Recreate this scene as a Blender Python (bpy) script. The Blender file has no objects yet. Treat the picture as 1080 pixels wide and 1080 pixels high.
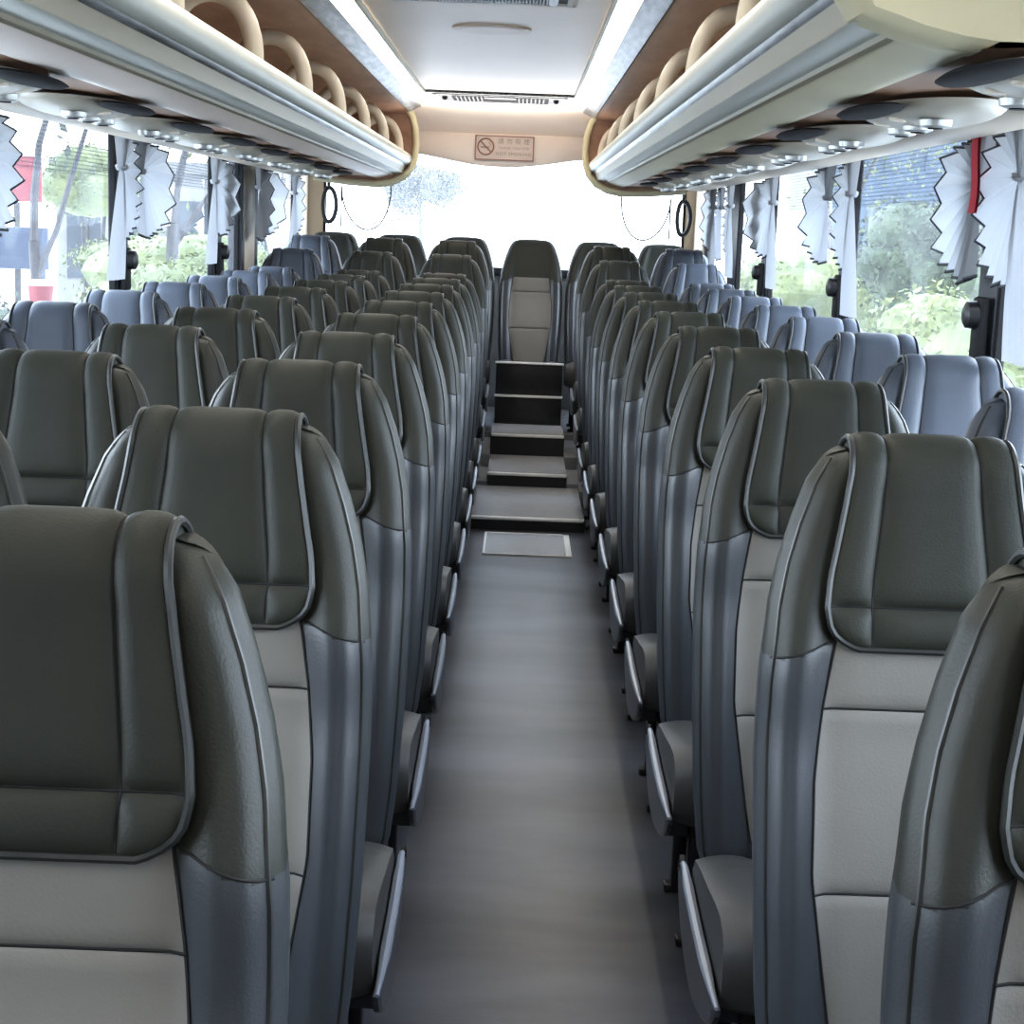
import bpy, math, random
from math import sin, cos, pi, sqrt, radians
from mathutils import Vector, Matrix

random.seed(7)
S = bpy.context.scene
COL = S.collection
CX = -0.144          # centre line of the coach (the aisle is off centre: 3 + 2 seats)
XL, XR = -1.47, 1.182
YREAR = 11.0
YFRONT = -2.4

# ------------------------------------------------------------------ materials
def new_mat(name):
    m = bpy.data.materials.new(name); m.use_nodes = True
    nt = m.node_tree
    return m, nt, nt.nodes['Principled BSDF'], nt.nodes['Material Output']

def pmat(name, col, rough=0.5, metal=0.0, spec=0.5, var=0.0, vscale=8.0, bump=0.0, bscale=200.0, col2=None, stretch=None, coat=0.0, sheen=0.0, detail=3.0):
    m, nt, b, out = new_mat(name)
    b.inputs['Base Color'].default_value = (*col, 1)
    b.inputs['Roughness'].default_value = rough
    b.inputs['Metallic'].default_value = metal
    b.inputs['Specular IOR Level'].default_value = spec
    b.inputs['Coat Weight'].default_value = coat
    b.inputs['Sheen Weight'].default_value = sheen
    tc = nt.nodes.new('ShaderNodeTexCoord')
    src = tc.outputs['Object']
    if stretch:
        mp = nt.nodes.new('ShaderNodeMapping'); mp.inputs['Scale'].default_value = stretch
        nt.links.new(src, mp.inputs['Vector']); src = mp.outputs['Vector']
    if var > 0 or col2:
        n = nt.nodes.new('ShaderNodeTexNoise'); n.inputs['Scale'].default_value = vscale; n.inputs['Detail'].default_value = detail
        nt.links.new(src, n.inputs['Vector'])
        r = nt.nodes.new('ShaderNodeValToRGB')
        c2 = col2 if col2 else tuple(min(1, c*(1+var)) for c in col)
        c1 = col if col2 else tuple(c*(1-var) for c in col)
        r.color_ramp.elements[0].position = .35; r.color_ramp.elements[0].color = (*c1, 1)
        r.color_ramp.elements[1].position = .65; r.color_ramp.elements[1].color = (*c2, 1)
        nt.links.new(n.outputs['Fac'], r.inputs['Fac']); nt.links.new(r.outputs['Color'], b.inputs['Base Color'])
    if bump > 0:
        n = nt.nodes.new('ShaderNodeTexNoise'); n.inputs['Scale'].default_value = bscale; n.inputs['Detail'].default_value = 2
        nt.links.new(src, n.inputs['Vector'])
        bp = nt.nodes.new('ShaderNodeBump'); bp.inputs['Strength'].default_value = bump; bp.inputs['Distance'].default_value = .002
        nt.links.new(n.outputs['Fac'], bp.inputs['Height']); nt.links.new(bp.outputs['Normal'], b.inputs['Normal'])
    return m

LEATHER = pmat('charcoal_leather', (.0235, .0255, .0205), .46, var=.10, vscale=6, bump=.18, bscale=320, spec=.30)
LEATHER2 = pmat('headrest_leather', (.0245, .0265, .0205), .50, var=.10, vscale=6, bump=.2, bscale=300, spec=.26)
LEATHER3 = pmat('blue_grey_leather', (.037, .041, .047), .38, var=.08, vscale=6, bump=.15, bscale=320, spec=.55)
LEATHER_LIT = pmat('window_lit_leather', (.075, .090, .118), .42, var=.08, vscale=6, bump=.15, bscale=320, spec=.5)  # charcoal leather with the blue window daylight put into its colour
GREYPAD = pmat('grey_leatherette', (.215, .205, .185), .55, var=.05, vscale=5, bump=.2, bscale=300, spec=.4)
SEAM = pmat('dark_seam', (.010, .010, .011), .8)
PIPING = pmat('piping', (.022, .024, .023), .36)
CUSH = pmat('cushion_leather', (.052, .052, .051), .45, var=.06, bump=.2, bscale=260)
SHELL = pmat('dark_shell_plastic', (.03, .032, .036), .5, bump=.15, bscale=400)
SIDEP = pmat('grey_side_plastic', (.035, .04, .05), .35, var=.2, vscale=14, spec=.6)
RIM = pmat('pale_rim_plastic', (.26, .29, .35), .3, spec=.7)
BLACKM = pmat('black_metal', (.012, .012, .014), .4, metal=.3)
CREAM = pmat('cream_moulding', (.76, .66, .52), .42, var=.03, vscale=3)
CREAM_Y = pmat('yellow_cream_moulding', (.66, .60, .40), .42, var=.03, vscale=3)
CEIL = pmat('ceiling_panel', (.93, .80, .69), .34, var=.02, vscale=2, spec=.42)
PINK = pmat('pale_lip_moulding', (.86, .72, .60), .35, var=.03, vscale=3)
ALU = pmat('brushed_aluminium', (.66, .66, .58), .36, metal=.15, bump=.1, bscale=80, stretch=(40, .5, 40))
OLIVE = pmat('dull_metal_band', (.32, .28, .19), .4, metal=.1, var=.08, vscale=3, stretch=(1, .3, 1))
GREYT = pmat('grey_metal_trim', (.20, .21, .22), .28, metal=.6, var=.5, vscale=9, stretch=(6, .7, 6))
WOOD = pmat('brown_lining', (.23, .12, .075), .5, var=.25, vscale=5, col2=(.33, .19, .125), stretch=(3, .6, 3), detail=6)
WOOD2 = pmat('brown_underside', (.28, .15, .08), .5, col2=(.36, .20, .12), vscale=4, stretch=(2, .5, 2))
HOOP = pmat('hoop_plastic', (.60, .53, .43), .45)
GREY_L = pmat('light_grey_plastic', (.50, .46, .37), .35, spec=.6)
HEADER = pmat('header_moulding', (.82, .72, .64), .4, var=.02, vscale=3)
CHROME = pmat('satin_chrome', (.6, .6, .57), .3, metal=.5, var=.2, vscale=30)
BLACK = pmat('black_rubber', (.006, .0065, .008), .85)
DPILLAR = pmat('pillar_dark', (.022, .026, .036), .5, var=.2, vscale=10)
BEIGE = pmat('beige_panel', (.55, .47, .37), .5, var=.04, vscale=3)
WALLG = pmat('grey_wall_lining', (.20, .21, .22), .7, var=.08, vscale=8)
FLOOR = pmat('vinyl_floor', (.026, .029, .037), .34, col2=(.088, .093, .108), vscale=1.9, bump=.15, bscale=160, spec=.6, detail=7, stretch=(.8, 2.0, 1))  # stretched noise paints soft bands of light and shade across the aisle
TREAD = pmat('tread_vinyl', (.42, .43, .45), .25, var=.03, vscale=20, bump=.4, bscale=150, spec=.6)
RISER = pmat('riser_black', (.008, .009, .010), .5)
NOSE = pmat('nosing_metal', (.9, .9, .9), .3, metal=.1)
SIGNW = pmat('sign_plate', (.62, .53, .47), .5)
SIGNR = pmat('sign_red_brown', (.30, .15, .11), .5)
SIGNT = pmat('sign_lettering', (.36, .28, .24), .5)
REDCL = pmat('red_cloth', (.45, .01, .03), .7, bump=.3, bscale=150)
ROPE = pmat('black_cord', (.02, .018, .016), .6)

def curtain_mat():
    m, nt, b, out = new_mat('pleated_curtain_cloth')
    b.inputs['Base Color'].default_value = (.27, .28, .30, 1); b.inputs['Roughness'].default_value = .65
    b.inputs['Sheen Weight'].default_value = .3
    w = nt.nodes.new('ShaderNodeTexNoise'); w.inputs['Scale'].default_value = 160
    tc = nt.nodes.new('ShaderNodeTexCoord'); nt.links.new(tc.outputs['Object'], w.inputs['Vector'])
    bp = nt.nodes.new('ShaderNodeBump'); bp.inputs['Strength'].default_value = .2; bp.inputs['Distance'].default_value = .002
    nt.links.new(w.outputs['Fac'], bp.inputs['Height']); nt.links.new(bp.outputs['Normal'], b.inputs['Normal'])
    t = nt.nodes.new('ShaderNodeBsdfTranslucent'); t.inputs['Color'].default_value = (.42, .44, .47, 1)
    mx = nt.nodes.new('ShaderNodeMixShader'); mx.inputs['Fac'].default_value = .28
    nt.links.new(b.outputs[0], mx.inputs[1]); nt.links.new(t.outputs[0], mx.inputs[2]); nt.links.new(mx.outputs[0], out.inputs['Surface'])
    return m
CURT = curtain_mat()

def glass_mat(name, haze, tint=(.93, .96, .97)):
    m, nt, b, out = new_mat(name)
    nt.nodes.remove(b)
    tr = nt.nodes.new('ShaderNodeBsdfTransparent'); tr.inputs['Color'].default_value = (*tint, 1)
    gl = nt.nodes.new('ShaderNodeBsdfGlossy'); gl.inputs['Roughness'].default_value = .03
    lw = nt.nodes.new('ShaderNodeLayerWeight'); lw.inputs['Blend'].default_value = .5
    pw = nt.nodes.new('ShaderNodeMath'); pw.operation = 'POWER'; pw.inputs[1].default_value = 5.0
    fr = nt.nodes.new('ShaderNodeMath'); fr.operation = 'MULTIPLY_ADD'; fr.inputs[1].default_value = .55; fr.inputs[2].default_value = .03
    nt.links.new(lw.outputs['Facing'], pw.inputs[0]); nt.links.new(pw.outputs[0], fr.inputs[0])
    mx = nt.nodes.new('ShaderNodeMixShader')
    nt.links.new(fr.outputs[0], mx.inputs['Fac']); nt.links.new(tr.outputs[0], mx.inputs[1]); nt.links.new(gl.outputs[0], mx.inputs[2])
    tl = nt.nodes.new('ShaderNodeBsdfTranslucent'); tl.inputs['Color'].default_value = (.9, .93, .97, 1)
    m2 = nt.nodes.new('ShaderNodeMixShader')
    n = nt.nodes.new('ShaderNodeTexNoise'); n.inputs['Scale'].default_value = 3
    tc = nt.nodes.new('ShaderNodeTexCoord'); nt.links.new(tc.outputs['Object'], n.inputs['Vector'])
    ma = nt.nodes.new('ShaderNodeMath'); ma.operation = 'MULTIPLY'; ma.inputs[1].default_value = haze*2
    nt.links.new(n.outputs['Fac'], ma.inputs[0]); nt.links.new(ma.outputs[0], m2.inputs['Fac'])
    nt.links.new(mx.outputs[0], m2.inputs[1]); nt.links.new(tl.outputs[0], m2.inputs[2]); nt.links.new(m2.outputs[0], out.inputs['Surface'])
    return m
GLASS = glass_mat('window_glass', .03)
GLASS_R = glass_mat('rear_glass', .12)

def emit_mat(name, col, s):
    m, nt, b, out = new_mat(name)
    b.inputs['Base Color'].default_value = (*col, 1); b.inputs['Emission Color'].default_value = (*col, 1); b.inputs['Emission Strength'].default_value = s
    return m
LED = emit_mat('light_diffuser', (1, .95, .86), 12)

def mesh_film_mat():
    # dotted sun film at the top of the side windows
    m, nt, b, out = new_mat('dotted_sun_film')
    b.inputs['Base Color'].default_value = (.09, .12, .17, 1); b.inputs['Roughness'].default_value = .6
    tc = nt.nodes.new('ShaderNodeTexCoord')
    br = nt.nodes.new('ShaderNodeTexBrick')
    br.inputs['Scale'].default_value = 14; br.inputs['Mortar Size'].default_value = .030
    br.inputs['Brick Width'].default_value = .35; br.inputs['Row Height'].default_value = .18
    sp = nt.nodes.new('ShaderNodeSeparateXYZ'); cb = nt.nodes.new('ShaderNodeCombineXYZ')
    nt.links.new(tc.outputs['Object'], sp.inputs[0]); nt.links.new(sp.outputs['Y'], cb.inputs['X']); nt.links.new(sp.outputs['Z'], cb.inputs['Y'])
    nt.links.new(cb.outputs[0], br.inputs['Vector'])
    tr = nt.nodes.new('ShaderNodeBsdfTransparent')
    mx = nt.nodes.new('ShaderNodeMixShader')
    ma = nt.nodes.new('ShaderNodeMath'); ma.operation = 'MULTIPLY_ADD'; ma.inputs[1].default_value = .45; ma.inputs[2].default_value = .12
    nt.links.new(br.outputs['Fac'], ma.inputs[0])
    nt.links.new(ma.outputs[0], mx.inputs['Fac']); nt.links.new(tr.outputs[0], mx.inputs[1]); nt.links.new(b.outputs[0], mx.inputs[2])
    nt.links.new(mx.outputs[0], out.inputs['Surface'])
    return m
FILM = mesh_film_mat()

LEAF_A = pmat('leaf_green', (.015, .032, .008), .6, col2=(.045, .068, .02), vscale=3)
LEAF_B = pmat('leaf_pale', (.08, .105, .025), .6, col2=(.15, .17, .05), vscale=2)
LEAF_C = pmat('leaf_dark', (.02, .03, .018), .6, col2=(.06, .075, .04), vscale=2)
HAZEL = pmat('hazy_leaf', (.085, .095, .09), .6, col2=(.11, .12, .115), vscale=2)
BARK = pmat('bark', (.035, .032, .034), .8, var=.3, vscale=10)
ASPH = pmat('asphalt', (.60, .60, .58), .8, var=.1, vscale=2)
BLUEG = pmat('blue_cladding', (.035, .06, .10), .4, col2=(.07, .105, .15), vscale=1.2)
REDB = pmat('reddish_render', (.12, .075, .06), .7, var=.12, vscale=.8)
PALEB = pmat('pale_render', (.17, .17, .165), .7, var=.08, vscale=.8)
DARKW = pmat('building_window', (.03, .04, .05), .2)
REDP = pmat('red_paint', (.20, .02, .025), .5)
WHITEP = pmat('white_paint', (.85, .84, .8), .5)
BLUEF = pmat('blue_paint', (.03, .045, .08), .5)

# ------------------------------------------------------------------ mesh builder
class MB:
    def __init__(s): s.v = []; s.f = []; s.m = []
    def add(s, vs, fs, mi=0):
        o = len(s.v); s.v += [tuple(p) for p in vs]
        for f in fs: s.f.append(tuple(i+o for i in f)); s.m.append(mi)
        return o
    def grid(s, rows, mi=0, closed=False, flip=False):
        n = len(rows[0]); vs = [p for r in rows for p in r]; fs = []
        for j in range(len(rows)-1):
            for i in range(n if closed else n-1):
                a = j*n+i; b = j*n+(i+1) % n; c = b+n; d = a+n
                fs.append((d, c, b, a) if flip else (a, b, c, d))
        return s.add(vs, fs, mi)
    def box(s, x0, x1, y0, y1, z0, z1, mi=0, bev=0.0):
        if bev > 0:
            b = min(bev, (x1-x0)/2.01, (y1-y0)/2.01, (z1-z0)/2.01)
            def ring(z, i):
                k = b*(1-.7071)
                X0, X1, Y0, Y1 = x0+i, x1-i, y0+i, y1-i
                bb = b
                return [(X0+bb, Y0, z), (X1-bb, Y0, z), (X1-k, Y0+k, z), (X1, Y0+bb, z), (X1, Y1-bb, z), (X1-k, Y1-k, z), (X1-bb, Y1, z), (X0+bb, Y1, z), (X0+k, Y1-k, z), (X0, Y1-bb, z), (X0, Y0+bb, z), (X0+k, Y0+k, z)]
            k = b*(1-.7071)
            rows = [ring(z0, b*.99), ring(z0+k, k), ring(z0+b, 0), ring(z1-b, 0), ring(z1-k, k), ring(z1, b*.99)]
            # keep the inset rings valid
            rr = []
            for r in rows: rr.append([(min(max(p[0], x0), x1), min(max(p[1], y0), y1), p[2]) for p in r])
            o = s.grid(rr, mi, closed=True)
            n = 12
            s.f.append(tuple(o+i for i in reversed(range(n)))); s.m.append(mi)
            s.f.append(tuple(o+5*n+i for i in range(n))); s.m.append(mi)
            return
        v = [(x0, y0, z0), (x1, y0, z0), (x1, y1, z0), (x0, y1, z0), (x0, y0, z1), (x1, y0, z1), (x1, y1, z1), (x0, y1, z1)]
        s.add(v, [(3, 2, 1, 0), (4, 5, 6, 7), (0, 1, 5, 4), (1, 2, 6, 5), (2, 3, 7, 6), (3, 0, 4, 7)], mi)
    def tube(s, path, r, n=8, mi=0, closed=False, cap=True, flat=None):
        P = [Vector(p) for p in path]; N = len(P); rows = []
        up = None
        for i, p in enumerate(P):
            if closed: t = P[(i+1) % N]-P[i-1]
            else: t = P[min(i+1, N-1)]-P[max(i-1, 0)]
            if t.length < 1e-9: t = Vector((0, 0, 1))
            t.normalize()
            if up is None:
                a = Vector((0, 0, 1)) if abs(t.z) < .9 else Vector((1, 0, 0))
                up = a-t*a.dot(t); up.normalize()
            else:
                up = up-t*up.dot(t); up.normalize()
            sd = t.cross(up)
            rad = r[i] if isinstance(r, (list, tuple)) else r
            rows.append([tuple(p+up*cos(2*pi*k/n)*rad*(flat or 1)+sd*sin(2*pi*k/n)*rad) for k in range(n)])
        if closed: rows.append(rows[0])
        o = s.grid(rows, mi, closed=True)
        if cap and not closed:
            s.f.append(tuple(o+i for i in reversed(range(n)))); s.m.append(mi)
            s.f.append(tuple(o+(N-1)*n+i for i in range(n))); s.m.append(mi)
    def ext(s, prof, y0, y1, mi=0, closed=False, caps=False, ny=1):
        rows = [[(x, y0+(y1-y0)*j/ny, z) for x, z in prof] for j in range(ny+1)]
        o = s.grid(rows, mi, closed=closed)
        n = len(prof)
        if caps:
            s.f.append(tuple(o+i for i in reversed(range(n)))); s.m.append(mi)
            s.f.append(tuple(o+ny*n+i for i in range(n))); s.m.append(mi)
    def ellip(s, c, r, nu=16, nv=8, mi=0):
        rows = []
        for j in range(nv+1):
            a = -pi/2+pi*j/nv
            rows.append([(c[0]+r[0]*cos(a)*cos(2*pi*i/nu), c[1]+r[1]*cos(a)*sin(2*pi*i/nu), c[2]+r[2]*sin(a)) for i in range(nu)])
        s.grid(rows, mi, closed=True)
    def build(s, name, mats, parent=None, smooth=True, loc=None, angle=40):
        me = bpy.data.meshes.new(name); me.from_pydata(s.v, [], s.f)
        if not isinstance(mats, (list, tuple)): mats = [mats]
        for m in mats: me.materials.append(m)
        me.polygons.foreach_set('material_index', s.m)
        if smooth:
            me.polygons.foreach_set('use_smooth', [True]*len(s.f))
        me.update(); me.validate()
        if smooth: me.set_sharp_from_angle(angle=radians(angle))
        o = bpy.data.objects.new(name, me); COL.objects.link(o)
        if parent: o.parent = parent
        if loc: o.location = loc
        return o

def empty(name, loc=(0, 0, 0)):
    o = bpy.data.objects.new(name, None); COL.objects.link(o); o.location = loc; o.empty_display_size = .1
    return o
def tag(o, label, cat, group=None, kind=None):
    o['label'] = label; o['category'] = cat
    if group: o['group'] = group
    if kind: o['kind'] = kind
    return o
def struct(o): o['kind'] = 'structure'; return o
def copy_tree(o, parent=None):
    c = o.copy(); COL.objects.link(c)
    if parent: c.parent = parent
    for ch in list(o.children): copy_tree(ch, c)
    return c
def lerp_table(t, z):
    if z <= t[0][0]: return t[0][1]
    for (a, b), (c, d) in zip(t, t[1:]):
        if z <= c:
            return b+(d-b)*(z-a)/(c-a)
    return t[-1][1]

# ------------------------------------------------------------------ SEAT
HW = [(.33, .178), (.36, .188), (.45, .198), (.60, .206), (.75, .209), (.86, .207), (.95, .198), (1.00, .187), (1.05, .172), (1.10, .152), (1.125, .136), (1.137, .122), (1.145, .100)]
def hw(z): return lerp_table(HW, z)
def yl(z):
    return -.18*(1.15-z) + .022*max(0, (z-.72)/.43)**2 - .012*sin(min(1, max(0, (z-.33)/.45))*pi) + (-.012 if z > .9 else -.012*max(0, (z-.8)/.1))
def topround(z, r=.05, z0=1.095, z1=1.147):
    t = (z-z0)/(z1-z0)
    if t <= 0: return 0
    t = min(1, t); return r*(1-sqrt(max(0, 1-t*t)))
def botround(z):
    t = (.37-z)/.04
    if t <= 0: return 0
    return .022*(1-sqrt(max(0, 1-min(1, t)**2)))
def front(x, z):
    w = hw(z); s = min(1, abs(x)/w)
    k = 1.0 if z < .88 else max(.35, 1-(z-.88)/.12*.65)
    t = min(1, max(0, (s-.56)/.22)); t = t*t*(3-2*t)
    b = .024*k*t
    e = .045*max(0, (s-.80)/.20)**2.2
    return yl(z)-b+e+topround(z)+botround(z)
THK = .088
def back(x, z):
    w = hw(z); s = min(1, abs(x)/w)
    return yl(z)+THK-.012*s*s-topround(z)-botround(z)*.6-.02*max(0, (s-.85)/.15)**2

def make_backrest():
    m = MB(); zs = [.33, .335, .345, .36, .38]+sorted([.38+i*(1.08-.38)/26 for i in range(1, 27)]+[.886, .893, .899, .905, .912])+[1.09, 1.10, 1.11, 1.12, 1.128, 1.134, 1.139, 1.1425, 1.145, 1.1465]
    us = [-1, -.985, -.96, -.93, -.89, -.84, -.78, -.72, -.66, -.60, -.54, -.4, -.2, 0]
    us = us+[-u for u in reversed(us[:-1])]
    rows = []
    for z in zs:
        zz = z; w = hw(z)
        if z > 1.1445: w = .085 if z > 1.146 else .096
        fr = [(u*w, front(u*w if abs(u) < 1 else u*hw(z), z), z+.004*(1-u*u)*max(0, (z-1.1)/.045)) for u in us]
        yb = [(u*w*.985, back(u*w, z), z+.004*(1-u*u)*max(0, (z-1.1)/.045)) for u in reversed([-1, -.95, -.88, -.7, -.4, 0, .4, .7, .88, .95, 1])]
        rows.append(fr+yb)
    n = len(rows[0]); o = m.grid(rows, 0, closed=True)
    m.f.append(tuple(o+i for i in reversed(range(n)))); m.m.append(0)
    m.f.append(tuple(o+(len(rows)-1)*n+i for i in range(n))); m.m.append(0)
    nf = n
    for fi, f in enumerate(m.f):
        xs = sum(m.v[i][0] for i in f)/len(f); z_ = sum(m.v[i][2] for i in f)/len(f)
        if z_ < .912-.34*max(0, abs(xs)-.117): m.m[fi] = 3
    # cross seam on each bolster and a piping line along its edge
    for sg in (-1, 1):
        pts = []
        for i in range(9):
            t = i/8; x = sg*(.117+(.197-.117)*t); z = .912-.027*t
            pts.append((x, front(x, z)-.0005, z))
        m.tube(pts, .0016, 6, 1)
        pts = []
        for i in range(50):
            z = .345+(1.13-.345)*i/49; x = sg*hw(z)*.945
            pts.append((x, front(x, z)-.0002, z))
        m.tube(pts, .0026, 6, 2)
    return m
INS = [(.38, .098), (.43, .108), (.53, .124), (.62, .138), (.74, .138), (.83, .129), (.915, .116)]
def make_insert(z0=.38, z1=.914):
    m = MB(); rows = []
    seams = [.825, .598]
    zs = sorted([z0+(z1-z0)*i/40 for i in range(41)]+[s+d for s in seams for d in (-.003, 0, .003)])
    for z in zs:
        w = lerp_table(INS, z); r = []
        for i in range(21):
            u = -1+2*i/20; x = u*w
            d = .006*(1-abs(u)**8)
            for s in seams:
                d -= .0045*max(0, 1-abs(z-s)/.006)
            d = max(d, .0008)
            r.append((x, front(x, z)-d, z))
        rows.append(r)
    m.grid(rows, 0)
    for s in seams:
        w = lerp_table(INS, s)
        m.tube([(-w+2*w*i/20, front(-w+2*w*i/20, s)-.0022, s) for i in range(21)], .0015, 5, 1)
    for sg in (-1, 1):
        pts = []
        for i in range(40):
            z = z0+(z1-z0)*i/39; x = sg*lerp_table(INS, z); pts.append((x, front(x, z)-.001, z))
        m.tube(pts, .0018, 5, 1)
    w = lerp_table(INS, z0)
    m.tube([(-w+2*w*i/10, front(-w+2*w*i/10, z0)-.001, z0) for i in range(11)], .0018, 5, 1)
    return m
FL = [(.903, .088), (.908, .103), (.918, .117), (.932, .126), (.955, .130), (.99, .127), (1.03, .119), (1.08, .110), (1.12, .104), (1.16, .100)]
def flap_w(z): return lerp_table(FL, z)
def make_flap():
    m = MB()
    us = [-1, -.985, -.95, -.88, -.8, -.72, -.64, -.60, -.585, -.57, -.555, -.53, -.45, -.3, -.15, 0]
    us = us+[-u for u in reversed(us[:-1])]
    def puff(u, zn, fold):
        a = abs(u)
        if a > .57: p = 1-abs((a-.785)/.215)**3
        else: p = 1-(a/.57)**8
        return max(0, p)*fold
    path = []
    for z in [.903, .906, .912, .92, .93, .942, .950, .955, .960, .968, .985, 1.0, 1.02, 1.04, 1.06, 1.08, 1.095]:
        if z < .955: f = 1-abs((z-.929)/.026)**3
        else: f = min(1, ((z-.955)/.02))**.5
        path.append((z, max(0, f)))
    rows = []
    def fx(u, w, z):
        sx = min(.57*max(w, .127 if z < .955 else 0), .80*w); a = abs(u)
        x = a/.57*sx if a <= .57 else sx+(a-.57)/.43*(w-sx)
        return x if u >= 0 else -x
    for z, f in path:
        w = flap_w(z); rows.append([(fx(u, w, z), front(fx(u, w, z), z)-.011-.009*puff(u, z, f), z) for u in us])
    for k in range(1, 13):
        a = pi*k/12; zz = 1.095+.064*sin(a)**.75
        w = flap_w(zz); r = []
        for u in us:
            x = u*w; f0 = front(x, 1.095)-.011; b0 = back(x, 1.095)+.011
            mid = (f0+b0)/2; h = (b0-f0)/2
            p = .007*puff(u, 0, 1)
            r.append((x, mid-(h+p)*cos(a), zz+p*sin(a)))
        rows.append(r)
    for z in [1.08, 1.05, 1.0, .96]:
        w = flap_w(1.05); rows.append([(u*w, back(u*w, z)+.011+.003*puff(u, 0, 1), z) for u in us])
    m.grid(rows, 0)
    # skirt down to the backrest
    edge = [rows[j][0] for j in range(len(rows)-1, -1, -1)]+rows[0][1:]+[rows[j][-1] for j in range(1, len(rows))]
    cz, cy = 1.05, yl(1.0)+THK/2
    inner = []
    for i, p in enumerate(edge):
        x, y, z = p
        if z > 1.09:
            d = Vector((0, y-(yl(1.095)+THK/2), z-1.07)); d.normalize(); q = (x*.985, y-d.y*.016, z-d.z*.02)
        elif y > yl(z)+THK*.5: q = (x*.985, y-.018, z)
        else: q = (x*.985, y+.02, z+(.006 if z < .915 else 0))
        inner.append(q)
    m.grid([edge, inner], 0)
    # piping on the border, thin dark lines in the stitched grooves
    m.tube([(p[0]*1.01, p[1]-.001, p[2]) for p in edge], .0042, 7, 1)
    for sg in (-1, 1):
        idx = us.index(-.57) if sg < 0 else us.index(.57)
        m.tube([(r[idx][0], r[idx][1]-(.0002 if j < 17 else 0), r[idx][2]+(.0003 if j >= 17 else 0)) for j, r in enumerate(rows[:30])], .0014, 5, 2)
    j = [z for z, f in path].index(.955)
    m.tube([(p[0], p[1]-.0002, p[2]) for p in rows[j]], .0014, 5, 2)
    return m
def make_cushion():
    m = MB(); rows = []
    N = 28
    # section in the y-z plane, swept across x; front edge rolls over
    for k in range(21):
        u = -1+2*k/20; x = .200*u
        e = .030*max(0, (abs(u)-.72)/.28)**2
        sec = []
        P = [(-.17, .345), (-.20, .372), (-.28, .388), (-.38, .402), (-.48, .420), (-.545, .425), (-.585, .412), (-.603, .385), (-.606, .35), (-.60, .31), (-.585, .285), (-.55, .272), (-.40, .265), (-.2, .262), (-.17, .27)]
        cx_, cz_ = -.39, .335
        for (y, z) in P:
            b = 0
            if z > .36: b = .010*(1 if abs(u) < .62 else 0)*(1-(u/.62)**6 if abs(u) < .62 else 0)*-1+.006
            sec.append((x, y+(cx_-y)*e*2, z+(cz_-z)*e*6+b))
        rows.append(sec)
    m.grid(rows, 0, closed=True)
    n = len(rows[0]); o = 0
    m.f.append(tuple(range(n))); m.m.append(0)
    m.f.append(tuple(reversed([20*n+i for i in range(n)]))); m.m.append(0)
    return m
def make_base():
    m = MB()
    m.box(-.17, .17, -.52, -.18, .235, .275, 0, .008)
    return m
def make_leg(sx, y):
    m = MB(); m.box(sx-.016, sx+.016, y-.02, y+.02, 0, .24, 0, .005); return m
def make_side(sg):
    m = MB(); rows = []
    N = 24
    X0, X1 = sg*.205, sg*.217
    top = []; bot = []
    for i in range(N+1):
        t = i/N; y = -.10-.53*t
        zt = .345-.012*sin(pi*t)-.03*t + (.03*(1-t/.1) if t < .1 else 0)*-1
        zb = .335-.115*sin(pi*min(1, max(0, t))**.8)**.7-.03*t
        top.append((y, zt)); bot.append((y, zb))
    loop_in = [(X0, y, z) for y, z in top]+[(X0, y, z) for y, z in reversed(bot)]
    mid = [(X1-sg*.004, y, z) for y, z in top]+[(X1-sg*.004, y, z) for y, z in reversed(bot)]
    cy = -.37; cz = .27
    out_ = [(X1, y+(cy-y)*.05, z+(cz-z)*.12) for (_, y, z) in mid]
    m.grid([loop_in, mid, out_], 0, closed=True)
    n = len(loop_in)
    # fill faces as strips between top and bottom
    for L, X in ((loop_in, X0), (out_, X1)):
        A = L[:N+1]; B = list(reversed(L[N+1:]))
        m.grid([A, B], 0)
    m.box(min(X0, X0-sg*.05), max(X0, X0-sg*.05), -.24, -.20, .25, .29, 0)
    m.box(min(X0, X0-sg*.05), max(X0, X0-sg*.05), -.52, -.48, .24, .28, 0)
    r = MB()
    r.tube([((X0+X1)/2, y, z+.002) for y, z in top], [.003+.0060*min(1, 4*i/N, 4*(N-i)/N) for i in range(N+1)], 8, 0)
    return m, r
def make_hinge():
    m = MB()
    for sg in (-1, 1):
        m.box(sg*.15-.014, sg*.15+.014, -.20, -.13, .26, .35, 0, .004)
        m.tube([(sg*.13, -.165, .315), (sg*.185, -.165, .315)], .014, 10, 0)
    return m
def make_backshell():
    m = MB(); rows = []
    for j in range(19):
        z = .36+(1.06-.36)*j/18; w = hw(z)*.86
        rows.append([(w*(-1+2*i/12), back(w*(-1+2*i/12), z)+.004+.008*(1-abs(-1+2*i/12)**4), z) for i in range(13)])
    m.grid(rows, 0, flip=True)
    # magazine pocket
    rows = []
    for j in range(9):
        z = .50+.22*j/8
        rows.append([(.13*(-1+2*i/10), back(0, z)+.014+.02*(1-(-1+2*i/10)**4)*(j/8)**.5, z) for i in range(11)])
    m.grid(rows, 0, flip=True)
    return m

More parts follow.
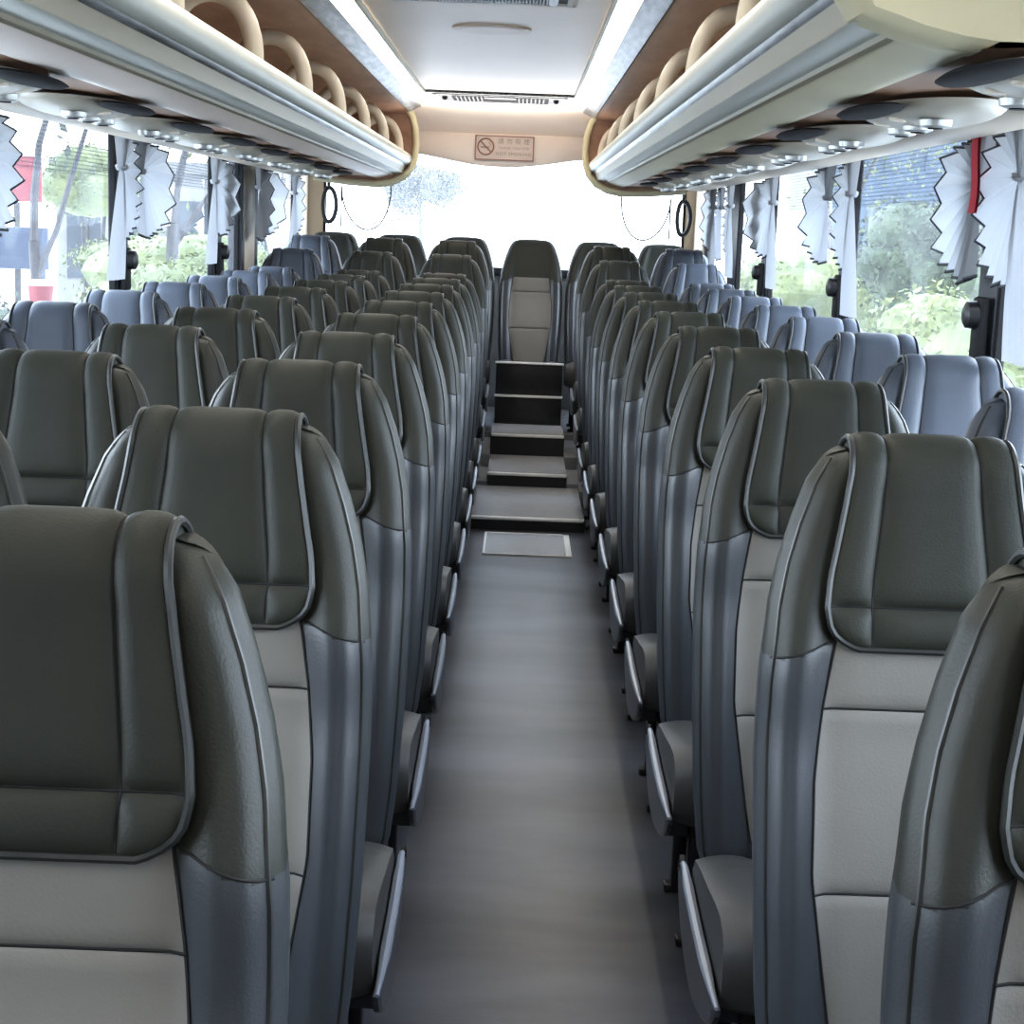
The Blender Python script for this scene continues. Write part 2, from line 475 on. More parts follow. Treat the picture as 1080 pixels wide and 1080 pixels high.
def make_seat(side, flap=True):
    root = empty('coach_seat')
    make_backrest().build('backrest', [LEATHER, SEAM, PIPING, LEATHER3], root)
    make_insert().build('backrest_insert', [GREYPAD, SEAM], root)
    if flap: make_flap().build('headrest_cover', [LEATHER2, PIPING, SEAM], root)
    make_cushion().build('seat_cushion', CUSH, root)
    make_base().build('seat_base', BLACKM, root)
    for y in (-.49, -.22):
        fr_ = MB(); fr_.box(-.17, .17, y-.018, y+.018, 0, .018, 0, .004); fr_.build('foot_rail', BLACKM, root)
    make_hinge().build('recline_hinge', BLACKM, root)
    make_backshell().build('back_shell', SHELL, root)
    for sx in (-.14, .14):
        for y in (-.49, -.22): make_leg(sx, y).build('leg', BLACKM, root)
    if side:
        p, r = make_side(side); sp = p.build('side_panel', SIDEP, root); r.build('panel_rim', RIM, sp)
    return root
P_mid = make_seat(0); P_l = make_seat(1); P_r = make_seat(-1)
ORD = ['front', 'second', 'third', 'fourth', 'fifth', 'sixth', 'seventh', 'eighth', 'ninth', 'tenth', 'eleventh', 'twelfth', 'rear']
RAISE = {10: .08, 11: .148, 12: .18}
used = set()
def put(proto, x, y, z, label, group, sx=1):
    if proto.name in used: o = copy_tree(proto)
    else: o = proto; used.add(proto.name)
    o.location = (x, y, z); o.scale = (sx, 1, 1)
    tag(o, label, 'seat', group)
    return o
Y0 = 1.27
for k in range(12):
    y = Y0+.75*k; z = RAISE.get(k, 0)
    row = 'front row' if k == 0 else '%s row back' % ORD[k]
    cols = [('three-seat side, aisle column', -.377, P_l, 0), ('three-seat side, middle column', -.805, P_mid, 1), ('three-seat side, window column', -1.238, P_mid, 3),
            ('two-seat side, aisle column', .532, P_r, 0), ('two-seat side, window column', .953, P_mid, 2)]
    for name, x, pr, kmin in cols:
        if k < kmin: continue
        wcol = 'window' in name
        o = put(pr, x, y, z, '%s leather coach seat with padded headrest cover, %s, %s' % ('window-lit charcoal' if wcol else 'charcoal', name, row), 'coach seats in rows facing the front')
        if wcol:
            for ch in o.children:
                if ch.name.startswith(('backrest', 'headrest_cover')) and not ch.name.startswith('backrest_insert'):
                    sl = ch.material_slots[0]; sl.link = 'OBJECT'; sl.material = LEATHER_LIT
P_rear = make_seat(0, flap=False)
for i, (x, where) in enumerate([(-1.19, 'against the beige corner on the three-seat side'), (-.775, 'second from the three-seat side window'), (-.36, 'third from the three-seat side window'),
                                (.069, 'closing the end of the aisle'), (.488, 'next to the aisle on the two-seat side'), (.90, 'against the beige corner on the two-seat side')]):
    put(P_rear, x, Y0+9.0, .18, 'charcoal rear bench seat without headrest cover, %s' % where, 'rear row of seats under the rear window', .965)

# ------------------------------------------------------------------ FLOOR, STEPS
m = MB(); m.box(XL-.05, XR+.05, YFRONT, 7.42, -.06, 0); struct(m.build('floor', FLOOR, smooth=False))
AX0, AX1 = -.135, .285
def step(name, x0, x1, y0, y1, z1, mats=(TREAD, RISER), z0=-.06, nose=True):
    m = MB(); m.box(x0, x1, y0, y1, z0, z1, 1)
    m.box(x0+.001, x1-.001, y0+.004, y1, z1-.001, z1+.003, 0)
    o = struct(m.build(name, list(mats), smooth=False))
    if nose:
        n = MB(); n.box(x0+.002, x1-.002, y0-.010, y0+.028, z1-.006, z1+.007, 0, .003)
        n.build('nosing', NOSE, o)
    return o
step('floor_step_1', -.19, .345, 7.42, 8.36, .055)
step('floor_step_2', AX0, AX1, 8.36, 9.07, .121)
step('floor_step_3', AX0, AX1, 9.07, YREAR, .235)
# platforms under the raised rear seats
def plat(name, y0, y1, z):
    for tg, x0, x1 in (('three', XL-.02, AX0 if y0 > 8.3 else -.19), ('two', AX1 if y0 > 8.3 else .345, XR+.02)):
        m = MB(); m.box(x0, x1, y0, y1, -.06, z, 0); struct(m.build('floor_%s' % name, WALLG, smooth=False))
m = MB()
m.box(XL-.02, -.19, 7.42, 8.12, -.06, 0); m.box(.345, XR+.02, 7.42, 8.12, -.06, 0); struct(m.build('floor_sides', FLOOR, smooth=False))
plat('platform_low', 8.12, 8.36, .08)
plat('platform_low_rear', 8.36, 8.88, .08); plat('platform_mid', 8.88, 9.62, .148)
for x0, x1 in ((XL-.02, AX0), (AX1, XR+.02)):
    m = MB(); m.box(x0, x1, 9.62, YREAR, -.06, .18); struct(m.build('floor_platform_rear', WALLG, smooth=False))
# base box and trim under the rear centre seat
o = empty('seat_plinth', (.075, 9.60, .235)); tag(o, 'black boxed front with two metal edge strips below the seat closing the aisle', 'plinth')
m = MB(); m.box(-.200, .200, 0, .035, 0, .165, 0, .004); m.build('plinth_box', RISER, o)
m = MB(); m.box(-.200, .200, .012, .035, .178, .362, 0, .004); m.build('upper_panel', RISER, o)
m = MB(); m.box(-.205, .205, -.02, .036, .165, .177, 0, .003); m.build('lower_trim', NOSE, o)
m = MB(); m.box(-.205, .205, -.004, .036, .363, .374, 0, .003); m.build('upper_trim', NOSE, o)
# floor hatch in the aisle
o = empty('floor_hatch', (.08, 7.08, 0)); tag(o, 'flush inspection hatch with pale metal edging in the aisle floor below the first step', 'hatch')
m = MB(); m.box(-.19, .19, -.24, .24, .0005, .004); m.build('hatch_plate', TREAD, o, smooth=False)
m = MB()
for a in ((-.20, -.19, -.25, .25), (.165, .19, -.25, .25), (-.19, .19, -.252, -.244), (-.19, .19, .235, .25)): m.box(a[0], a[1], a[2], a[3], .0005, .007)
m.build('hatch_edging', NOSE, o, smooth=False)

# ------------------------------------------------------------------ WALLS, WINDOWS
WT, WB = 1.71, .90         # window top, sill
for sgn, X, nm in ((-1, XL, 'wall_left'), (1, XR, 'wall_right')):
    m = MB(); x0, x1 = (X-.05, X) if sgn < 0 else (X, X+.05)
    m.box(x0, x1, YFRONT, YREAR, -.06, WB); m.box(x0, x1, YFRONT, YREAR, WT, 2.14)
    struct(m.build(nm, WALLG, smooth=False))
    m = MB(); m.box(min(X, X-sgn*.035), max(X, X-sgn*.035), YFRONT, 10.45, WB-.03, WB, 0, .006)
    struct(m.build('trim_sill_%s' % nm[5:], BLACK))
pillars = {-1: [(-2.4, .5, 'd'), (2.15, 2.35, 'd'), (3.98, 4.18, 'd'), (5.86, 6.02, 'd'), (7.70, 7.90, 'd'), (8.40, 8.92, 'b'), (10.45, YREAR, 'B')],  # first entry, both sides: unseen solid panel added to darken the near seats
           1: [(-2.4, .5, 'd'), (2.15, 2.35, 'd'), (3.98, 4.14, 'd'), (5.82, 5.98, 'd'), (7.70, 7.92, 'd'), (8.86, 9.20, 'd'), (10.45, YREAR, 'B')]}
wn = 0
for sgn, X, side in ((-1, XL, 'left'), (1, XR, 'right')):
    pl = pillars[sgn]
    for i, (a, b, t) in enumerate(pl):
        m = MB(); x0, x1 = sorted((X+sgn*.05, X-sgn*.022))
        if t == 'd': x0, x1 = sorted((X+sgn*.014, X-sgn*.012)); m.box(x0, x1, a, b, WB, WT, 0, .004); o = m.build('wall_pillar_%s' % side, DPILLAR)
        elif t == 'b':
            m.box(x0, x1, a+.10, b-.10, WB, WT, 0, .006); m.box(x0, x1, a, a+.098, WB, WT, 1, .006); m.box(x0, x1, b-.098, b, WB, WT, 1, .006)
            o = m.build('wall_pillar_%s' % side, [BEIGE, DPILLAR])
        else: m.box(x0, x1, a, b, WB-.4, WT+.1, 0, .006); o = m.build('wall_rear_side_panel_%s' % side, BEIGE)
        struct(o)
    for (a, b, _), (c, d, _) in zip(pl, pl[1:]):
        wn += 1
        root = empty('window_%d' % wn, (X, 0, 0)); struct(root)
        g = MB(); xi, xo = -sgn*.006, sgn*.016
        x0, x1 = sorted((xi, xo))
        g.box(x0, x1, b, b+.018, WB, WT); g.box(x0, x1, c-.018, c, WB, WT); g.box(x0, x1, b, c, WB, WB+.02); g.box(x0, x1, b, c, WT-.02, WT)
        struct(g.build('window_frame', BLACK, root, smooth=False))
        p = MB(); xx = sgn*.012
        p.add([(xx, b+.01, WB+.01), (xx, c-.01, WB+.01), (xx, c-.01, WT-.01), (xx, b+.01, WT-.01)], [(0, 1, 2, 3)])
        struct(p.build('window_pane', GLASS, root, smooth=False))
        f = MB(); xx = sgn*.009; zf = 1.52
        f.add([(xx, b+.018, zf), (xx, c-.018, zf), (xx, c-.018, WT-.02), (xx, b+.018, WT-.02)], [(0, 1, 2, 3)])
        struct(f.build('window_sun_film', FILM, root, smooth=False))

# rear wall with the wide rear window
RS, RT = 1.125, 1.93
m = MB()
m.box(XL, XR, YREAR, YREAR+.05, -.06, RS); m.box(XL, XR, YREAR, YREAR+.05, RT, 2.14)
m.box(XL, -1.33, YREAR, YREAR+.05, RS, RT, 1); m.box(1.08, XR, YREAR, YREAR+.05, RS, RT, 1)
struct(m.build('wall_rear', [WALLG, BEIGE], smooth=False))
m = MB(); m.box(-1.33, 1.08, YREAR-.03, YREAR, RS-.05, RS+.005, 0, .005); struct(m.build('trim_rear_sill', DPILLAR))
wn += 1; root = empty('window_%d' % wn, (0, YREAR, 0)); struct(root)
p = MB(); p.add([(-1.33, .02, RS), (1.08, .02, RS), (1.08, .02, RT), (-1.33, .02, RT)], [(0, 1, 2, 3)]); struct(p.build('window_pane', GLASS_R, root, smooth=False))
g = MB()
for a in ((-1.345, -1.33, RS, RT), (1.08, 1.095, RS, RT)): g.box(a[0], a[1], -.004, .03, a[2], a[3])
g.box(-1.33, 1.08, -.004, .03, RT, RT+.015); struct(g.build('window_frame', BLACK, root, smooth=False))
# unseen front wall, windscreen kept low to cut light on the near seats
m = MB(); m.box(XL, XR, YFRONT-.05, YFRONT, -.06, 1.0); m.box(XL, XR, YFRONT-.05, YFRONT, 1.7, 2.14); struct(m.build('unseen_wall_front', WALLG, smooth=False))
wn += 1; root = empty('window_%d' % wn, (0, YFRONT, 0)); struct(root)  # unseen windscreen, kept low to cut light
p = MB(); p.add([(XL, -.02, 1.0), (XR, -.02, 1.0), (XR, -.02, 1.7), (XL, -.02, 1.7)], [(0, 1, 2, 3)]); struct(p.build('window_pane', GLASS, root, smooth=False))

# ------------------------------------------------------------------ CEILING
CZ = 2.09
m = MB()
m.ext([(CX-.66, CZ-.0), (CX-.66, CZ+.05), (CX+.66, CZ+.05), (CX+.66, CZ)], YFRONT, 8.62, closed=True, caps=True)
# the rear bay curves down to the header
rows = []
for y, z in [(8.62, CZ), (8.63, CZ-.006), (9.3, CZ-.006), (9.55, CZ-.02), (9.72, CZ-.06), (9.82, CZ-.11), (9.86, CZ-.15)]:
    rows.append([(CX-1.25, y, z), (CX-.5, y, z), (CX, y, z), (CX+.5, y, z), (CX+1.25, y, z)])
m.grid(rows, 0)
m.box(XL, XR, YFRONT, YREAR, 2.14, 2.18)
struct(m.build('ceiling', CEIL))
m = MB(); m.box(CX-.42, CX+.42, 8.60, 8.625, CZ-.012, CZ+.001, 0, .003); struct(m.build('trim_ceiling_joint', GREYT))
# header over the rear window
m = MB(); rows = []
NX = 28
for j, (dy, zz) in enumerate([(.0, 1.955), (-.02, 1.945), (-.028, 1.92), (-.03, None), (-.015, None), (.03, None)]):
    r = []
    for i in range(NX+1):
        u = -1+2*i/NX; x = CX+u*1.30
        bot = 1.815-.062*max(0, cos(min(1, abs(u*1.30)/.50)*pi/2))**1.2 if abs(u*1.3) < .5 else 1.815
        if zz is None: z = bot+{3: .02, 4: .0, 5: .004}[j]
        else: z = zz
        r.append((x, 9.87+dy+.0*u*u, z))
    rows.append(r)
m.grid(rows, 0)
m.grid([[(p[0], 9.90, p[2]) for p in rows[0]], rows[0]], 0)
struct(m.build('trim_rear_header', HEADER))
# cove down from the header back to the rear window
m = MB(); m.grid([[(XL+.0, 9.90, 1.90), (XR, 9.90, 1.90)], [(XL, 10.9, 1.95), (XR, 10.9, 1.95)]]); struct(m.build('ceiling_rear_cove', CEIL, smooth=False))

# no smoking sign
root = empty('no_smoking_sign', (-.125, 9.832, 1.865)); root.rotation_euler = (0, 0, 0)
tag(root, 'small rectangular no smoking notice plate on the header above the rear window', 'sign')
m = MB(); m.box(-.172, .172, -.004, .006, -.068, .068, 0, .003); m.build('sign_plate', SIGNW, root)
m = MB()
for a in ((-.176, .176, .066, .072), (-.176, .176, -.072, -.066), (-.176, -.170, -.072, .072), (.170, .176, -.072, .072)): m.box(a[0], a[1], -.007, 0, a[2], a[3])
m.build('sign_border', SIGNR, root, smooth=False)
m = MB(); cx, cz, R = -.112, .006, .047
m.tube([(cx+R*cos(2*pi*i/32), -.007, cz+R*sin(2*pi*i/32)) for i in range(32)], .0045, 8, 0, closed=True)
m.tube([(cx-R*.7, -.0075, cz+R*.7), (cx+R*.7, -.0075, cz-R*.7)], .004, 6, 0)
m.build('prohibition_ring', SIGNR, root)
m = MB(); m.box(cx-.03, cx+.022, -.006, -.003, cz-.009, cz+.001); m.tube([(cx+.026, -.006, cz+.004), (cx+.03, -.006, cz+.014), (cx+.02, -.006, cz+.02), (cx+.026, -.006, cz+.03)], .0025, 6); m.build('cigarette_symbol', SIGNT, root)
def text(body, size, x, z, name='lettering'):
    cu = bpy.data.curves.new(name, 'FONT'); cu.body = body; cu.size = size; cu.align_x = 'CENTER'; cu.align_y = 'CENTER'; cu.extrude = .0008
    cu.space_character = 1.15
    o = bpy.data.objects.new(name, cu); COL.objects.link(o); o.parent = root; o.location = (x, -.0052, z); o.rotation_euler = (pi/2, 0, 0)
    cu.materials.append(SIGNT)
    dg = bpy.context.evaluated_depsgraph_get(); me = bpy.data.meshes.new_from_object(o.evaluated_get(dg))
    o2 = bpy.data.objects.new(name, me); COL.objects.link(o2); o2.parent = root; o2.location = o.location; o2.rotation_euler = o.rotation_euler
    bpy.data.objects.remove(o); return o2
text('請 勿 吸 煙', .036, .055, .038); text('THANK YOU FOR', .021, .055, 0.0); text('NOT SMOKING', .028, .055, -.034)

# light strips in the ceiling coves
for sgn, side in ((-1, 'three-seat'), (1, 'two-seat')):
    root = empty('ceiling_light_strip', (CX, 0, 0))
    tag(root, 'long white light strip with grey metal edging along the %s side of the ceiling' % side, 'light', 'ceiling light strips')
    y0, y1 = YFRONT+.1, 9.2
    m = MB(); m.ext([(sgn*.402, CZ-.004), (sgn*.41, CZ-.016), (sgn*.43, CZ-.024), (sgn*.458, CZ-.022), (sgn*.465, CZ-.006)], y0, y1, ny=8); m.build('light_diffuser', LED, root)
    m = MB(); m.ext([(sgn*.387, CZ-.001), (sgn*.389, CZ-.018), (sgn*.400, CZ-.020), (sgn*.402, CZ-.003)], y0, y1+.15, ny=1); m.build('inner_edging', ALU, root)
    m = MB(); m.ext([(sgn*.465, CZ-.004), (sgn*.467, CZ-.026), (sgn*.49, CZ-.034), (sgn*.51, CZ-.046), (sgn*.533, CZ-.056), (sgn*.541, CZ-.050), (sgn*.543, CZ-.02)], y0, y1+.3, ny=8); m.build('outer_trim', GREYT, root)

# ceiling vents
def vent(y0, y1, hwid, label, slats):
    root = empty('ceiling_vent', (CX, (y0+y1)/2, CZ)); tag(root, label, 'vent', None)
    h = (y1-y0)/2
    m = MB()
    m.box(-hwid, hwid, -h, -h+.03, -.014, -.001, 0, .004); m.box(-hwid, hwid, h-.03, h, -.014, -.001, 0, .004)
    m.box(-hwid, -hwid+.03, -h, h, -.014, -.001, 0, .004); m.box(hwid-.03, hwid, -h, h, -.014, -.001, 0, .004)
    m.build('vent_frame', WHITEP, root)
    m = MB(); m.box(-hwid+.02, hwid-.02, -h+.02, h-.02, -.008, -.001, 0); m.build('vent_backing', DPILLAR, root, smooth=False)
    m = MB()
    if slats == 'x':
        n = 44
        for i in range(n):
            x = -hwid+.06+(2*hwid-.12)*i/(n-1)
            if abs(x) < hwid-.05: m.box(x-.002, x+.002, -h+.035, h-.035, -.013, -.007)
        for x in (-hwid+.075, hwid-.075): m.box(x-.012, x+.012, -h+.03, h-.03, -.016, -.007)
    else:
        for i in range(8):
            yy = -h+.05+(2*h-.1)*i/7; m.box(-hwid+.1, hwid-.1, yy-.006, yy+.006, -.0135, -.007)
        for sg in (-1, 1):
            for i in range(7):
                x = sg*(.10+.022*i); m.box(x-.004, x+.004, -h+.03, h-.03, -.018, -.007)
        m.box(-.085, .085, -h+.03, -h+.15, -.018, -.007)
        for sg in (-1, 1): m.tube([(sg*(hwid-.06), -.05, -.014), (sg*(hwid-.06), .05, -.014)], .014, 8)
    m.build('vent_slats', GREYT if slats == 'x' else SHELL, root, smooth=False)
    return root
vent(4.35, 5.12, .285, 'white framed air return grille with fine slats in the ceiling nearest the front', 'x')
vent(8.68, 9.18, .36, 'long dark slotted air vent in the white rear bay of the ceiling', 'y')
root = empty('ceiling_cover_plate', (CX+.01, 5.85, CZ)); tag(root, 'plain oval cover plate on the ceiling between the two air vents', 'cover')
m = MB(); m.tube([(0, 0, 0), (0, 0, -.006), (0, 0, -.009)], [.14, .138, .11], 40); o = m.build('oval_plate', PINK, root, smooth=False)

# ------------------------------------------------------------------ LUGGAGE RACKS
RY1 = 9.68
HOOPY = [3.40+1.02*k for k in range(7)]
def rack(sgn, side):
    RY0 = 2.17 if sgn > 0 else .9
    root = empty('luggage_rack', (CX, 0, 0)); tag(root, 'cream overhead luggage rack with aluminium rail above the %s side' % side, 'luggage rack', 'overhead luggage racks')
    W = 1.31 if sgn < 0 else 1.31
    def E(pts, y0, y1, mat, name, ny=1, closed=False, caps=False, parent=root):
        m = MB(); m.ext([(sgn*u, z) for u, z in pts], y0, y1, closed=closed, caps=caps, ny=ny); return m.build(name, mat, parent, angle=35)
    y0 = RY0+.05
    # tray: top face, inner face bands, lip, underside
    E([(.560, 1.728), (.564, 1.720), (.570, 1.705), (.573, 1.695)], y0, RY1, OLIVE, 'recess_band', 4)
    E([(.548, 1.75), (.551, 1.74), (.556, 1.732), (.560, 1.728)], y0, RY1, GREYT, 'rail_seat')
    E([(.572, 1.696), (.576, 1.6935), (.60, 1.6915), (.620, 1.690), (.626, 1.688)], y0, RY1, ALU, 'aluminium_band', 4)
    E([(.626, 1.688), (.629, 1.681), (.638, 1.677)], y0, RY1, OLIVE, 'band_groove')
    E([(.636, 1.677), (.641, 1.679), (.655, 1.674), (.685, 1.666), (.715, 1.660), (.732, 1.6585), (.738, 1.661)], y0-.01, RY1, PINK if sgn < 0 else CREAM_Y, 'lower_lip', 4)
    E([(.737, 1.661), (.80, 1.664), (.95, 1.671), (1.10, 1.678), (W, 1.70)], RY0+.001, RY1, WOOD2, 'rack_underside', 4)
    E([(.575, 1.715), (.62, 1.70), (.75, 1.685), (W, 1.72), (W, 1.73), (.75, 1.70), (.62, 1.72), (.57, 1.76)], y0, RY1, CREAM, 'rack_tray', 4, closed=True, caps=True)
    E([(.546, CZ-.045), (.575, 2.035), (.80, 2.02), (1.0, 1.99), (1.2, 1.92), (W, 1.80), (W, 1.72)], RY0+.05, RY1, WOOD, 'rack_lining', 8)
    # rail tube
    m = MB(); m.tube([(sgn*.556, y0-.02+(RY1-y0)*i/16, 1.775) for i in range(17)], .035, 20); m.build('rack_rail', ALU, root)
    # end panel at the rear
    prof = [(.555, 2.06), (.525, 2.02), (.505, 1.95), (.497, 1.86), (.503, 1.78), (.525, 1.72), (.57, 1.67), (.64, 1.635), (.72, 1.622), (.90, 1.63), (1.1, 1.65), (W, 1.69), (W, 2.06)]
    E(prof, RY1-.02, RY1+.035, WOOD, 'rear_end_panel', 1, closed=True, caps=True)
    m = MB(); m.tube([(sgn*u, RY1-.02, z) for u, z in prof[:11]], .020, 10); m.build('end_panel_edging', CREAM_Y, root)
    if sgn > 0:
        # smooth moulded end nearest the front
        m = MB()
        base = [(.530, 1.80), (.521, 1.775), (.524, 1.757), (.540, 1.738), (.556, 1.718), (.570, 1.697), (.60, 1.688), (.636, 1.676), (.69, 1.664), (.737, 1.6585)]
        top = [(.56, 2.06), (.552, 2.0), (.545, 1.90)]
        pr = top+base
        rows = []
        for yy, k in ((RY0, -.035), (RY0+.008, -.018), (RY0+.025, -.006), (y0, .0), (y0+.02, .002), (y0+.04, -.004)):
            rows.append([(sgn*(u-k*.6), yy, z-k*.35) for u, z in pr])
        m.grid(rows, 0)
        m.grid([[(sgn*W, RY0, 2.06)]*len(pr), rows[0]], 0) if False else None
        # end face
        loop = [(sgn*(u+.035*.6), RY0, z+.012) for u, z in pr]+[(sgn*.95, RY0, 1.67)]+[(sgn*W, RY0, 1.69), (sgn*W, RY0, 2.06)]
        m.add(loop, [tuple(range(len(loop)))])
        m.build('front_end_moulding', CREAM_Y, root, angle=30)
    # hoop dividers
    for y in HOOPY:
        m = MB(); pts = []
        for i in range(19):
            a = pi*i/18
            pts.append((sgn*(.705-.118*cos(a)), y, 1.79+.20*sin(a)**.75))
        pts = [(sgn*.592, y, 1.755)]+pts+[(sgn*.823, y, 1.74)]
        m.tube(pts, .026, 12)
        m.build('hoop_divider', HOOP, root)
    return root
rack(-1, 'three-seat'); rack(1, 'two-seat')

# service consoles under the racks
def make_console(sgn):
    root = empty('air_vent_console')
    # oval pod, long axis along y
    m = MB(); rows = []
    for j in range(9):
        a = j/8*pi/2
        r = cos(a); z = -.036*sin(a)
        rows.append([(.125*r*cos(t)*(1 if True else 1)+0, .27*r*sin(t), z) for t in [2*pi*i/32 for i in range(32)]])
    m.grid(rows, 0, closed=True, flip=True)
    m.build('pod_shell', GREY_L, root)
    m = MB(); m.ellip((-sgn*.122, -.04, -.013), (.048, .20, .010), 20, 6); m.build('pod_hollow_shade', BLACK, root)  # black oval stands in for the shade in the pod's hollow
    for y in (-.13, 0, .13):
        mm = MB(); mm.tube([(-sgn*.02, y, -.030), (-sgn*.02, y, -.041), (-sgn*.02, y, -.044)], [.030, .028, .02], 16); n_ = mm.build('air_nozzle', CHROME, root)
        mm = MB(); mm.tube([(-sgn*.02, y, -.0442), (-sgn*.02, y, -.046)], [.014, .013], 12); mm.build('nozzle_centre', BLACK, n_)
    for y in (-.065, .065):
        mm = MB(); mm.tube([(-sgn*.072, y, -.012), (-sgn*.074, y, -.030)], [.020, .016], 14); mm.build('reading_lamp', CREAM, root)
    return root
for sgn, side in ((-1, 'three-seat'), (1, 'two-seat')):
    pr = make_console(sgn); first = True
    k0 = 1 if sgn > 0 else 1
    for k in range(k0, 10):
        y = 1.60+.75*k
        if sgn < 0 and y < 2.4: y = 2.35
        if y > 9: continue
        o = pr if first else copy_tree(pr); first = False
        o.location = (CX+sgn*.90, y, 1.656)
        tag(o, 'oval reading light and air nozzle console under the %s rack, above the %s row' % (side, ORD[k] if k else 'front'), 'console', 'service consoles under the racks')
    m = MB()
    root = empty('rack_outer_band', (CX, 0, 0)); tag(root, 'pale ducting band between the service consoles and the windows, %s side' % side, 'duct', 'ducting bands above the windows')
    m.ext([(sgn*1.035, 1.664), (sgn*1.06, 1.645), (sgn*1.14, 1.640), (sgn*1.18, 1.675), (sgn*1.30, 1.697)], 2.2 if sgn > 0 else .9, 9.2, ny=6); m.build('duct_band', CREAM, root)

# ------------------------------------------------------------------ CURTAINS
def curtain(sgn, Yt, R, zt=1.555, top=1.668, bot=1.315, tail=None, off=.055, npl=15, label='', up=1.0, seed=0):
    X = (XL if sgn < 0 else XR)-sgn*off
    Yt *= abs(X/(XL if sgn < 0 else XR)); R *= .97
    root = empty('curtain', (X, Yt, 0)); tag(root, label, 'curtain', 'tied back curtains at the window pillars')
    rnd = random.Random(seed)
    m = MB(); rows = []
    hT, hB = top-zt, zt-bot
    NA = npl*2
    ph = [rnd.uniform(.85, 1.1) for _ in range(NA+1)]
    edge = []
    for i in range(NA+1):
        a = pi/2-pi*i/NA*.985
        c, s = cos(a), sin(a)
        if s >= 0:
            e = 3.2; r = ((abs(c)/(R*.92))**e+(abs(s)/hT)**e)**(-1/e)
        else:
            e = 2.1; r = ((abs(c)/R)**e+(abs(s)/hB)**e)**(-1/e)
        fold = (1 if i % 2 else -1)
        r *= (1+.020*fold+.02*sin(i*.9+seed))*(1+(ph[i]-1)*.2)*.98
        row = []
        for j in range(9):
            t = j/8
            rr = .02+(r-.02)*t
            amp = .014*t**.8*fold*ph[i]
            y = rr*c; z = zt+rr*s-.01*t*t*abs(c)
            if s > .3: z = min(z, top)
            row.append((-sgn*(amp+.012), y, z))
        rows.append(row); edge.append(row[-1])
    m.grid(rows, 0)
    # column of cloth from the rail to the tie
    rows = []
    for j in range(9):
        t = j/8; w = .12*(1-t)+.03
        rows.append([(-sgn*(.012+(.014 if i % 2 else -.006)), -.03+w*(i/8-.35), top-(top-zt)*t) for i in range(9)])
    m.grid(rows, 0)
    m.build('curtain_cloth', CURT, root, angle=12)
    m = MB(); m.tube(edge, .0045, 5); m.build('edge_trim', DPILLAR, root)
    m = MB(); m.tube([(-sgn*(.013+.014*cos(2*pi*i/14)), .020*sin(2*pi*i/14)-.005, zt+.004*sin(4*pi*i/14)) for i in range(14)], .009, 6, closed=True); m.build('tie_band', CURT, root)
    if tail:
        m = MB(); rows = []
        for j in range(13):
            t = j/12; w = .035+.15*t**.6; z = zt-(zt-tail)*t
            rows.append([(-sgn*(.014+(.013 if i % 2 else -.010)*min(1, .3+t)), -.02-.12*t+w*(i/8-.25), z) for i in range(9)])
        m.grid(rows, 0); m.build('curtain_tail', CURT, root, angle=12)
    return root
# per side
LP = 'three-seat side'; RP = 'two-seat side'
# the fan opens towards +y (the rear); near the camera each pillar carries two curtains
curtain(-1, 4.36, .36, label='grey tied curtain at the picture edge, three-seat side nearest window, dark scalloped hem', seed=1)
curtain(-1, 5.93, .26, tail=1.18, off=.09, npl=13, label='white curtain with a long tail hanging at the pillar behind the tree window, three-seat side', seed=2)
curtain(-1, 6.22, .60, off=.045, label='grey fan curtain with dark hem opening over the second window, three-seat side', seed=3)
curtain(-1, 7.72, .66, tail=1.19, off=.06, label='blue-white pleated fan curtain with tail before the beige pillar, three-seat side', seed=4)
curtain(-1, 9.00, .50, top=1.655, off=.09, npl=13, bot=1.28, label='dull grey gathered curtain just behind the beige pillar, three-seat side', seed=5)
curtain(-1, 9.15, .95, off=.04, label='wide pale fan curtain with dark hem over the last window, three-seat side', seed=6)
curtain(-1, 10.40, .45, off=.07, tail=1.2, label='blue-grey curtain beside the beige rear corner, three-seat side', seed=7)
curtain(1, 3.86, .34, tail=1.16, off=.10, npl=13, label='pale blue curtain with long tail at the picture edge, two-seat side', seed=8)
curtain(1, 4.20, .46, off=.055, label='grey fan curtain with dark hem beside the red strap, two-seat side', seed=9)
curtain(1, 5.84, .30, tail=1.16, off=.09, npl=13, label='pale blue curtain with long tail beside the blue building view, two-seat side', seed=10)
curtain(1, 6.28, .56, off=.05, label='grey fan curtain with dark hem over the second window, two-seat side', seed=11)
curtain(1, 7.66, .98, tail=1.18, off=.06, npl=17, label='large blue-white pleated fan curtain with tail, middle of the two-seat side', seed=12)
curtain(1, 9.22, .22, tail=1.19, off=.09, npl=13, label='narrow pale curtain with tail just behind the dark pillar, two-seat side', seed=13)
curtain(1, 9.62, .36, off=.04, bot=1.26, label='grey fan curtain with wavy dark hem over the last window, two-seat side', seed=14)
curtain(1, 10.05, .60, tail=1.18, off=.08, npl=15, label='blue-white pleated fan curtain beside the beige rear corner, two-seat side', seed=15)

